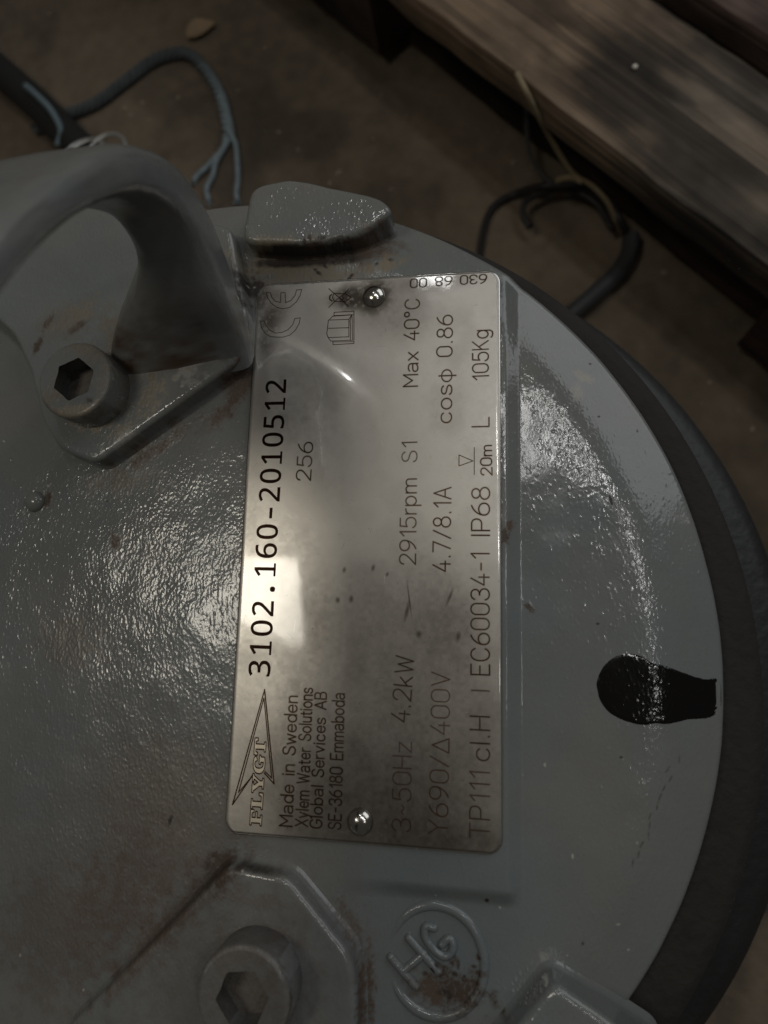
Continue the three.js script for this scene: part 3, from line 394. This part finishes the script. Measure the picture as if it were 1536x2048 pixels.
  // the large number in a bold typewriter face
  {
    const a = toC(539, 1357), b = toC(573, 755), L = Math.hypot(b[0] - a[0], b[1] - a[1]); c.save(); c.translate(...a); c.rotate(Math.atan2(b[1] - a[1], b[0] - a[0]));
    const cap = 45 * 0.000133 / pl * CW, fs = cap / 0.715; c.font = fs + 'px monospace'; const w = c.measureText('3102.160-2010512').width; c.scale(L / w * 1.0, 1); c.fillStyle = c.strokeStyle = 'rgba(20,10,5,0.95)'; c.lineWidth = 2.2; c.lineJoin = 'round'; c.fillText('3102.160-2010512', 0, 0); for (const k of [1, 5, 11, 14]) c.fillRect((k + 0.16) * w / 16, -fs * 0.062, w / 16 * 0.68, fs * 0.07); c.strokeText('3102.160-2010512', 0, 0); c.restore();
  }
  engrave('256', [621, 961], [626, 885], 31, 2.9, 0.9);
  engrave('Made in Sweden', [584, 1653], [595, 1393], 25, 3.1, 0.85); engrave('Xylem Water Solutions', [615, 1653], [625, 1377], 24, 3.0, 0.8); engrave('Global Services AB', [643, 1657], [653, 1385], 23, 2.9, 0.8); engrave('SE-36180 Emmaboda', [681, 1659], [689, 1387], 24, 3.0, 0.75);
  engrave('3~50Hz', [821, 1664], [823, 1485], 35, 2.7, 0.5, '52,30,18'); engrave('4.2kW', [818, 1445], [828, 1315], 35, 2.8, 0.7); engrave('2915rpm', [831, 1129], [833, 958], 32, 2.7, 0.8); engrave('S1', [834, 923], [834, 883], 31, 2.6, 0.75); engrave('Max', [835, 772], [836, 704], 30, 2.9, 0.9); engrave('40°C', [837, 679], [839, 598], 31, 2.9, 0.9);
  engrave('Y690/Δ400V', [895, 1670], [900, 1346], 35, 2.6, 0.55, '52,30,18'); engrave('4.7/8.1A', [900, 1143], [902, 975], 34, 2.8, 0.9); engrave('cosφ', [903, 845], [904, 739], 32, 2.9, 0.9); engrave('0.86', [904, 712], [905, 630], 32, 2.9, 0.9);
  engrave('TP111', [979, 1677], [979, 1544], 36, 2.8, 0.55, '45,28,18'); engrave('cl.H', [979, 1522], [979, 1434], 36, 2.9, 0.75); engrave('I', [979, 1384], [979, 1380], 34, 2.4, 0.6); engrave('EC60034-1', [979, 1350], [978, 1106], 35, 2.8, 0.9); engrave('IP68', [979, 1072], [979, 975], 35, 2.9, 0.92); engrave('20m', [984, 950], [983, 891], 22, 2.8, 0.92); engrave('L', [978, 853], [978, 835], 34, 2.8, 0.9); engrave('105Kg', [977, 760], [976, 660], 32, 2.9, 0.92);
  engrave('630', [973, 548], [921, 551], 20, 2.8, 0.9); engrave('68', [904, 552], [871, 554], 20, 2.8, 0.9); engrave('00', [853, 556], [821, 558], 20, 2.8, 0.9);
  line([[918, 910], [918, 932], [946, 922]], 2.8, 0.9, true); line([[948.5, 895], [948.5, 949]], 2.6, 0.9);
  // marks
  const z7 = (list) => list.map(([x, y]) => [500 + x / 5.486, 540 + y / 5.486]);
  line(z7([[180, 250], [190, 300], [230, 360], [290, 410], [365, 428], [440, 410], [510, 350], [550, 280], [568, 215], [512, 220], [495, 280], [450, 335], [390, 360], [386, 250], [340, 250], [336, 356], [280, 345], [240, 300], [225, 250]]), 2.7, 0.9, true);
  line(z7([[300, 742], [370, 740], [440, 715], [500, 660], [540, 590], [552, 525], [492, 535], [470, 600], [420, 655], [350, 688], [280, 695], [215, 660], [170, 600], [160, 560], [112, 560], [125, 630], [170, 700], [230, 735]]), 2.7, 0.85, true);
  line(z7([[865, 205], [920, 255], [1010, 330], [1080, 400]]), 3.2, 0.9); line(z7([[1085, 205], [1040, 255], [930, 345], [865, 410]]), 3.2, 0.9); line(z7([[920, 255], [1050, 262], [1110, 300], [1050, 345], [925, 345], [905, 300]]), 3, 0.9, true); line(z7([[895, 270], [875, 285], [875, 325], [900, 340]]), 5, 0.9); line(z7([[1000, 285], [985, 310], [1000, 330], [1030, 310]]), 2.6, 0.8, true);
  line(z7([[860, 550], [1085, 540], [1085, 732], [858, 742], [842, 700], [850, 640]]), 2.8, 0.9, true); line(z7([[862, 640], [1085, 632]]), 2.8, 0.9); line(z7([[870, 548], [905, 508], [1115, 492], [1085, 540]]), 2.7, 0.9); line(z7([[1115, 492], [1098, 560], [1105, 640], [1100, 770], [885, 780], [858, 742]]), 2.7, 0.9); line(z7([[922, 505], [922, 465], [1140, 450], [1140, 805], [912, 820], [908, 782]]), 2.7, 0.9); line(z7([[1120, 495], [1125, 770], [1100, 772]]), 2.4, 0.8); line(z7([[922, 500], [1135, 488]]), 2.4, 0.8); line(z7([[912, 790], [1140, 785]]), 2.2, 0.8);
  // logo: a double-lined arrow head and outlined slab letters
  const z6 = (list) => list.map(([x, y]) => [440 + x / 4.8, 1350 + y / 4.8]);
  line(z6([[428, 140], [120, 1245], [305, 975]]), 4.4, 0.95); line(z6([[420, 225], [178, 1128], [318, 960]]), 3.8, 0.9); line(z6([[428, 140], [520, 1045], [425, 940]]), 4.4, 0.95); line(z6([[422, 225], [497, 990], [432, 925]]), 3.8, 0.9); line(z6([[305, 975], [318, 955]]), 6, 0.9);
  {
    const a = toC(...z6([[395, 1448]])[0]), b = toC(...z6([[440, 612]])[0]), L = Math.hypot(b[0] - a[0], b[1] - a[1]); c.save(); c.translate(...a); c.rotate(Math.atan2(b[1] - a[1], b[0] - a[0]));
    const cap = 22.5 * 0.000133 / pl * CW; c.font = 'bold ' + cap / 0.72 + 'px serif'; const w = c.measureText('FLYGT').width; c.scale(L / w, 1); c.lineJoin = 'round';
    c.strokeStyle = 'rgba(35,20,10,0.95)'; c.lineWidth = 5.8; c.strokeText('FLYGT', 0, 0); c.fillStyle = 'rgb(186,178,163)'; c.fillText('FLYGT', 0, 0); c.restore();
  }
  // scratches and dark smudges
  for (let k = 0; k < 420; k++) { const x = 470 + 530 * rnd(), y = 560 + 1130 * rnd(), a = rnd() * 6.3, l = 3 + 22 * rnd() * rnd(); const p = toC(x, y), q = toC(x + l * Math.cos(a), y + l * Math.sin(a)); c.beginPath(); c.moveTo(...p); c.lineTo(...q); c.lineWidth = 0.6 + rnd(); c.strokeStyle = rnd() < 0.5 ? 'rgba(255,250,240,' + 0.25 * rnd() + ')' : 'rgba(40,30,20,' + 0.3 * rnd() + ')'; c.stroke(); }
  for (const [x, y, l, a, w] of [[676, 1195, 10, 1.5, 6], [703, 1192, 12, 1.5, 6], [818, 1205, 34, 1.35, 5], [690, 1135, 10, 1.3, 5], [748, 1130, 12, 1.3, 5], [776, 1145, 8, 1.2, 4], [838, 1262, 12, 1.5, 7], [918, 1265, 18, 1.4, 6], [815, 1170, 60, 1.7, 2], [905, 1180, 30, 1.2, 4]]) {
    const p = toC(x, y), q = toC(x - l * Math.cos(a), y + l * Math.sin(a)); c.save(); c.translate((p[0] + q[0]) / 2, (p[1] + q[1]) / 2); c.rotate(Math.atan2(q[1] - p[1], q[0] - p[0])); c.scale(Math.hypot(q[0] - p[0], q[1] - p[1]) * 0.8, w * 1.9);
    const gd = c.createRadialGradient(0, 0, 0, 0, 0, 1); gd.addColorStop(0, 'rgba(45,36,30,0.62)'); gd.addColorStop(0.5, 'rgba(45,36,30,0.3)'); gd.addColorStop(1, 'rgba(45,36,30,0)'); c.fillStyle = gd; c.fillRect(-1, -1, 2, 2); c.restore(); }
  const map = new THREE.CanvasTexture(cv); map.colorSpace = THREE.SRGBColorSpace;
  const rough = dataTex(CW, CH, (i, j) => rg[(CH - 1 - j) * CW + i] / 255, false, THREE.ClampToEdgeWrapping);
  const bump = dataTex(1024, 512, (i, j) => 0.5 * fbm(i / 8, j / 8, 401, 3, 0) + 0.5 * fbm(i / 40, j / 40, 402, 2), false, THREE.ClampToEdgeWrapping);
  const px4 = c.getImageData(0, 0, CW, CH).data, coat = dataTex(CW, CH, (i, j) => clamp((px4[((CH - 1 - j) * CW + i) * 4 + 1] - 70) / 95), false, THREE.ClampToEdgeWrapping);
  const steel = new THREE.MeshPhysicalMaterial({ map, metalness: 1, roughness: 1, roughnessMap: rough, bumpMap: bump, bumpScale: 0.00002, clearcoat: 1, clearcoatMap: coat, clearcoatRoughness: 0.07 });
  const steelEdge = new THREE.MeshStandardMaterial({ color: new THREE.Color().setRGB(0.62, 0.59, 0.54), metalness: 1, roughness: 0.25, side: THREE.DoubleSide });
  part('sheet', g, steel, plate); part('edge', eg, steelEdge, plate);
  const chrome = new THREE.MeshStandardMaterial({ color: new THREE.Color().setRGB(0.5, 0.48, 0.44), metalness: 1, roughness: 0.17 });
  for (const [x, y, l] of [[747, 590, 'rivet at the top edge of the nameplate, ringed by dirt'], [719, 1645, 'rivet at the bottom edge of the nameplate']]) {
    const p = at(x, y, PT + 0.0009), rv = new THREE.LatheGeometry([[0, 0.0021], [0.0008, 0.00205], [0.0017, 0.0018], [0.0025, 0.00135], [0.0031, 0.0007], [0.00335, 0.0001], [0.0034, -0.0012]].map(([a, b]) => new THREE.Vector2(a, b)), 40); rv.translate(p.x, PT, p.z);
    part('rivet', rv, chrome, plate, l);
  }
}

// ------------------------------------------------------------------ things on the floor
const lin = (r, g, b, o = {}) => new THREE.MeshStandardMaterial({ color: new THREE.Color().setRGB(r, g, b), roughness: 0.85, ...o });
{                                                                 // pallet
  const dark1 = 0.355, yTop = -0.18;
  const pal = thing('wooden_pallet', 'weathered dirty wooden pallet at the upper right corner', 'pallet');
  const a = at(1033, 148, yTop), b = at(1536, 535, yTop), d = b.clone().sub(a).normalize(), n = V3(d.z, 0, -d.x);   // n points away from the pump
  const grain = dataTex(512, 512, (i, j) => clamp(0.2 + 0.8 * fbm(i / 512 * 4, j / 512 * 34, 581, 4, 0))); grain.repeat.set(2, 1);
  const wood = (tone, s) => new THREE.MeshStandardMaterial({ roughness: 0.9, bumpMap: grain, bumpScale: 0.002, map: dataTex(1024, 256, (i, j) => {
    const x = i / 1024 * 0.9, y = j / 256 * 0.14, gr = fbm(x * 9, y * 160 + 2 * fbm(x * 7, y * 20, s, 2), s + 3, 4), bl = fbm(x * 14, y * 22, s + 9, 5), f = vnoise(x * 60, y * 900, s + 5);
    const dirt = sstep(0.3, 0.75, bl); let k = (0.6 + 0.65 * gr) * (0.92 + 0.16 * f) * lerp(1.45, 0.3, dirt) * (0.8 + 0.4 * fbm(x * 60, y * 90, s + 21, 3)); const q = fbm(x * 5, y * 9, s + 14, 3);
    const crack = 1 - 0.45 * sstep(0.62, 0.72, vnoise(x * 10, y * 230 + 3 * fbm(x * 6, y * 12, s + 31, 2), s + 33)) * sstep(0.45, 0.6, fbm(x * 8, y * 16, s + 35, 2)), kx = (x - 0.62) / 0.02, ky = (y - 0.06) / 0.012, knot = s === 500 ? Math.exp(-(kx * kx + ky * ky)) : 0; k *= crack * (1 + 1.2 * knot);
    return [tone[0] * k * (1 + 0.3 * (q - 0.5)), tone[1] * k, tone[2] * k * (1 - 0.3 * (q - 0.5))];
  }, true, THREE.RepeatWrapping) });
  const plank = (name, off, wdt, y0, y1, s0, s1, mat, rag, label) => {
    const NXs = 70, pts = [], q = (s, t) => { const p = a.clone().addScaledVector(d, s).addScaledVector(n, t); return [p.x, p.z]; };
    for (let i = 0; i <= NXs; i++) pts.push(q(lerp(s0, s1, i / NXs), off + rag * (fbm(i * 0.5, off * 50, 17, 3) - 0.5)));
    for (let i = NXs; i >= 0; i--) pts.push(q(lerp(s0, s1, i / NXs), off + wdt + rag * (fbm(i * 0.5, off * 50 + 8, 18, 3) - 0.5)));
    const g = slab(pts, y0, y1, 0.0015, 2), p = g.attributes.position, u = g.attributes.uv;
    for (let i = 0; i < p.count; i++) { const v = V3(p.getX(i), 0, p.getZ(i)).sub(V3(a.x, 0, a.z)); u.setXY(i, v.dot(d) / 0.9 + 0.5, (v.dot(n) + p.getY(i)) / 0.14); }
    return part(name, g, mat, pal, label);
  };
  const edge2 = at(1330, 20, yTop).sub(a).dot(n), edge3 = at(1470, 30, yTop).sub(a).dot(n);
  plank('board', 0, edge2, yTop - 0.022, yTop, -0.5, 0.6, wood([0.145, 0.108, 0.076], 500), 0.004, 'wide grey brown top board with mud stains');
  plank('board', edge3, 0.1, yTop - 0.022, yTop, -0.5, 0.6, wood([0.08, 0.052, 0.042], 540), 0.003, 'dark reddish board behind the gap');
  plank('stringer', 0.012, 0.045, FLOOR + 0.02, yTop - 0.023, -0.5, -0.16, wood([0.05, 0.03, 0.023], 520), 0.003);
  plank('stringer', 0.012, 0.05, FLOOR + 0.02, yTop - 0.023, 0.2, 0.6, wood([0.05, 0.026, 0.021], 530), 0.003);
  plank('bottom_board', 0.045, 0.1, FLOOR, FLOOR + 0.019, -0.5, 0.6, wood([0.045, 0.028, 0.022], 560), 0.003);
}
{                                                                 // blue rope of three strands, frayed at its end
  const y = FLOOR + 0.005, rope = thing('blue_rope', 'blue three-strand rope curling on the floor, its end frayed', 'rope');
  const path = [[70, 262], [118, 236], [190, 208], [255, 160], [315, 118], [372, 108], [412, 142], [440, 190], [452, 235], [458, 268]].map(([x, z]) => at(x, z, y));
  const cur = new THREE.CatmullRomCurve3(path, false, 'centripetal'), mat = lin(1, 1, 1, { map: dataTex(256, 4, (i) => { const t = sstep(0.5, 0.85, i / 256), k = 0.85 + 0.3 * vnoise(i * 0.4, 1, 5); return [lerp(0.075, 0.23, t) * k, lerp(0.085, 0.285, t) * k, lerp(0.09, 0.31, t) * k]; }, true, THREE.ClampToEdgeWrapping), roughness: 0.95 });  // shade over the left part of the rope is put into this map
  const ends = [[[470, 285], [474, 320], [476, 360], [472, 388], [476, 402]], [[447, 296], [434, 322], [424, 352], [414, 378], [417, 402]], [[446, 294], [432, 316], [412, 334], [396, 352], [386, 362]]];
  ends.forEach((e, k) => {
    const pts = [], N = 130;
    for (let i = 0; i < N; i++) { const u = i / N, p = cur.getPointAt(u), t = cur.getTangentAt(u), sd = V3(-t.z, 0, t.x), a = u * 84 + k * 2.094; pts.push(p.addScaledVector(sd, 0.0029 * Math.cos(a)).add(V3(0, 0.0029 * Math.sin(a), 0))); }
    for (const [i, q] of e.entries()) pts.push(at(q[0] + 1.5 * Math.sin(i * 3 + k), q[1], y - 0.001));
    const tip = pts.at(-1), fib = []; for (let i = 0; i < 6; i++) { const a = rnd() * 6.28, q = tip.clone().add(V3(0.004 * Math.cos(a), 0.001 * rnd(), 0.006 * rnd() + 0.001)); fib.push(tube([pts.at(-2), tip.clone().add(V3(0.0015 * Math.cos(a), 0, 0.001 * Math.sin(a))), q], 0.0005, 8, 5)); }
    part('strand', mergeGeometries([tube(pts, 0.0023, 420, 8), ...fib]), mat, rope);
  });
}
single('black_hose', tube([at(-260, -50, -0.285), at(-60, 95, -0.285), at(70, 205, -0.286), at(150, 285, -0.287), at(260, 380, -0.287)], 0.0135, 80, 20), lin(0.016, 0.016, 0.016, { roughness: 0.6 }), 'thick black hose entering at the upper left behind the handle', 'hose');
single('short_rope', tube([at(52, 172, -0.268), at(75, 192, -0.266), at(105, 225, -0.268), at(122, 262, -0.275), at(115, 290, -0.28)], 0.0026, 50, 8), lin(0.15, 0.2, 0.225, { roughness: 0.95 }), 'short piece of blue rope tied over the black hose', 'rope');
{
  const g = []; for (const [x, z, r, t] of [[168, 300, 0.0155, 0.4], [176, 300, 0.0125, 0.25], [215, 300, 0.0155, 0.1]]) { const p = at(x, z, -0.262), k = new THREE.TorusGeometry(r, 0.0016, 10, 60); k.rotateX(Math.PI / 2 - t); k.translate(p.x, p.y, p.z); g.push(k); }
  const rings = thing('wire_rings', 'bright wire rings showing over the top of the lifting handle', 'ring'); g.forEach((k) => part('ring', k, new THREE.MeshStandardMaterial({ color: new THREE.Color().setRGB(0.5, 0.5, 0.48), metalness: 0.6, roughness: 0.3 }), rings));
}
const rubber = lin(0.022, 0.021, 0.02, { roughness: 0.5 });
single('coiled_cable', tube([[962, 560], [960, 500], [985, 415], [1030, 388], [1090, 372], [1150, 372], [1205, 395], [1240, 440], [1258, 490], [1245, 540], [1200, 590], [1140, 640], [1070, 720]].map(([x, y], i) => at(x, y, FLOOR + 0.006 + (i > 3 && i < 8 ? 0.02 : 0))), 0.0026, 160, 10), rubber, 'thin black cable looping on the floor beside the pump rim', 'cable');
single('thick_cable', tube([[1262, 470], [1258, 505], [1235, 545], [1185, 592], [1130, 640], [1080, 700]].map(([x, y]) => at(x, y, FLOOR + 0.012)), 0.0062, 90, 14), lin(0.05, 0.052, 0.056, { roughness: 0.45 }), 'thick dark grey cable running to the pump under the loop', 'cable');
single('inner_cable', tube([[1060, 455], [1046, 430], [1050, 405], [1085, 385], [1140, 380], [1190, 405], [1225, 460]].map(([x, y]) => at(x, y, FLOOR + 0.02)), 0.0024, 90, 10), rubber, 'small black cable end curled inside the cable loop', 'cable');
single('grey_wire', tube([[1052, 205], [1053, 260], [1060, 310], [1080, 345], [1105, 368]].map(([x, y]) => at(x, y, FLOOR + 0.03)), 0.0016, 60, 8), lin(0.06, 0.06, 0.06), 'thin grey wire hanging down to the cable loop', 'wire');
const stringMat = lin(0.42, 0.34, 0.21, { roughness: 0.95, bumpMap: inMetres(noiseTex, 0.003), bumpScale: 0.0005 });
single('string', tube([[1034, 148, -0.176], [1050, 178, -0.174], [1070, 220, -0.19], [1100, 275, -0.22], [1130, 325, -0.24], [1152, 352, -0.25], [1185, 372, -0.256], [1212, 400, -0.262], [1232, 440, -0.275]].map(([x, y, h]) => at(x, y, h)), 0.0017, 120, 8), stringMat, 'tan string hanging from the pallet board down to the cable loop', 'string');
single('string_end', tube([[1112, 362], [1130, 356], [1150, 356], [1165, 364]].map(([x, y]) => at(x, y, -0.252)), 0.0022, 30, 8), stringMat, 'short frayed tan string end lying over the cable loop', 'string');
single('grey_hose', tube([[1480, 1830], [1500, 1800], [1530, 1785], [1600, 1790]].map(([x, y]) => at(x, y, -0.24)), 0.008, 40, 12), lin(0.07, 0.075, 0.08), 'grey hose end at the lower right edge beside the flange', 'hose');
{                                                                 // dry leaf
  const g = new THREE.PlaneGeometry(0.028, 0.019, 24, 10); g.rotateX(-Math.PI / 2); const p = g.attributes.position;
  for (let i = 0; i < p.count; i++) { const u = p.getX(i) / 0.014, v = p.getZ(i) / 0.0095, w = Math.sqrt(Math.max(0, 1 - u * u)) * (u > 0 ? 1 - 0.5 * u : 1); p.setZ(i, v * 0.0095 * w + 0.003 * u * u); p.setY(i, 0.004 * v * v * w + 0.003 * u * u); }
  g.computeVertexNormals(); g.rotateY(0.35); const q = at(402, 60, FLOOR + 0.002); const m = single('dry_leaf', g, lin(0.30, 0.22, 0.135, { side: THREE.DoubleSide }), 'curled dry tan leaf lying on the floor near the top edge', 'leaf'); m.position.copy(q);
}
[[248, 218, 5, 'pale crumb cluster below the middle of the blue rope'], [262, 232, 4, 'pale crumb right beside the crumb below the blue rope'], [285, 205, 4, 'pale flake inside the curve of the blue rope'], [356, 195, 3.5, 'round pale pebble inside the bend of the blue rope'], [298, 240, 3, 'tiny pale crumb lowest inside the blue rope curve'], [530, 95, 3, 'pale speck between the leaf and the pallet'], [558, 264, 3, 'pale speck right of the frayed rope end'], [678, 345, 5, 'pale flake above the lug of the pump'], [660, 366, 4, 'pale grain touching the top of the lug'], [98, 28, 3.5, 'pale grain near the upper left corner'], [1028, 325, 5, 'pale chip left of the grey wire'], [1505, 858, 4, 'pale grain on the floor right of the housing'], [1327, 545, 5, 'white chip beneath the pallet board'], [1420, 765, 3, 'faint grain between the pallet and the housing']].forEach(([x, y, r, label], k) => {
  const s = r * 0.00036 * 1.1, g = new THREE.IcosahedronGeometry(s, 2), p = g.attributes.position; for (let i = 0; i < p.count; i++) { const f = 0.65 + 0.7 * fbm(p.getX(i) / s * 1.2 + k * 7 + 20, (p.getY(i) + p.getZ(i)) / s * 1.2 + 20, 700 + k, 2); p.setXYZ(i, p.getX(i) * f * 1.3, p.getY(i) * f * 0.6, p.getZ(i) * f); } g.computeVertexNormals();
  const m = single('crumb', g, lin(0.27, 0.225, 0.17), label, 'crumb', 'pale crumbs on the floor'); m.position.copy(at(x, y, FLOOR + s * 0.3)); m.rotation.y = k;
});
{ const g = new THREE.IcosahedronGeometry(0.0016, 2), p = at(1270, 133, -0.179); g.scale(1, 0.6, 1); const m = single('crumb', g, lin(0.6, 0.57, 0.5), 'white speck on the wide pallet board', 'crumb'); m.position.copy(p); }

{                                                                 // fine grit strewn over the floor
  const base = new THREE.IcosahedronGeometry(1, 0), all = [];
  for (let k = 0; k < 420; k++) { const g = base.clone(), r = 0.0005 + 0.0016 * rnd() ** 3; g.scale(r * (0.8 + 0.8 * rnd()), r * 0.6, r); g.rotateY(rnd() * 6); g.translate(-0.5 + 0.85 * rnd(), FLOOR + r * 0.3, -0.65 + 0.6 * rnd()); all.push(g); }
  const m = part('grit', mergeGeometries(all), lin(0.2, 0.165, 0.125), scene, 'fine pale grit strewn over the brown floor'); m.userData.category = 'grit'; m.userData.kind = 'stuff';
}
renderer.render(scene, camera);
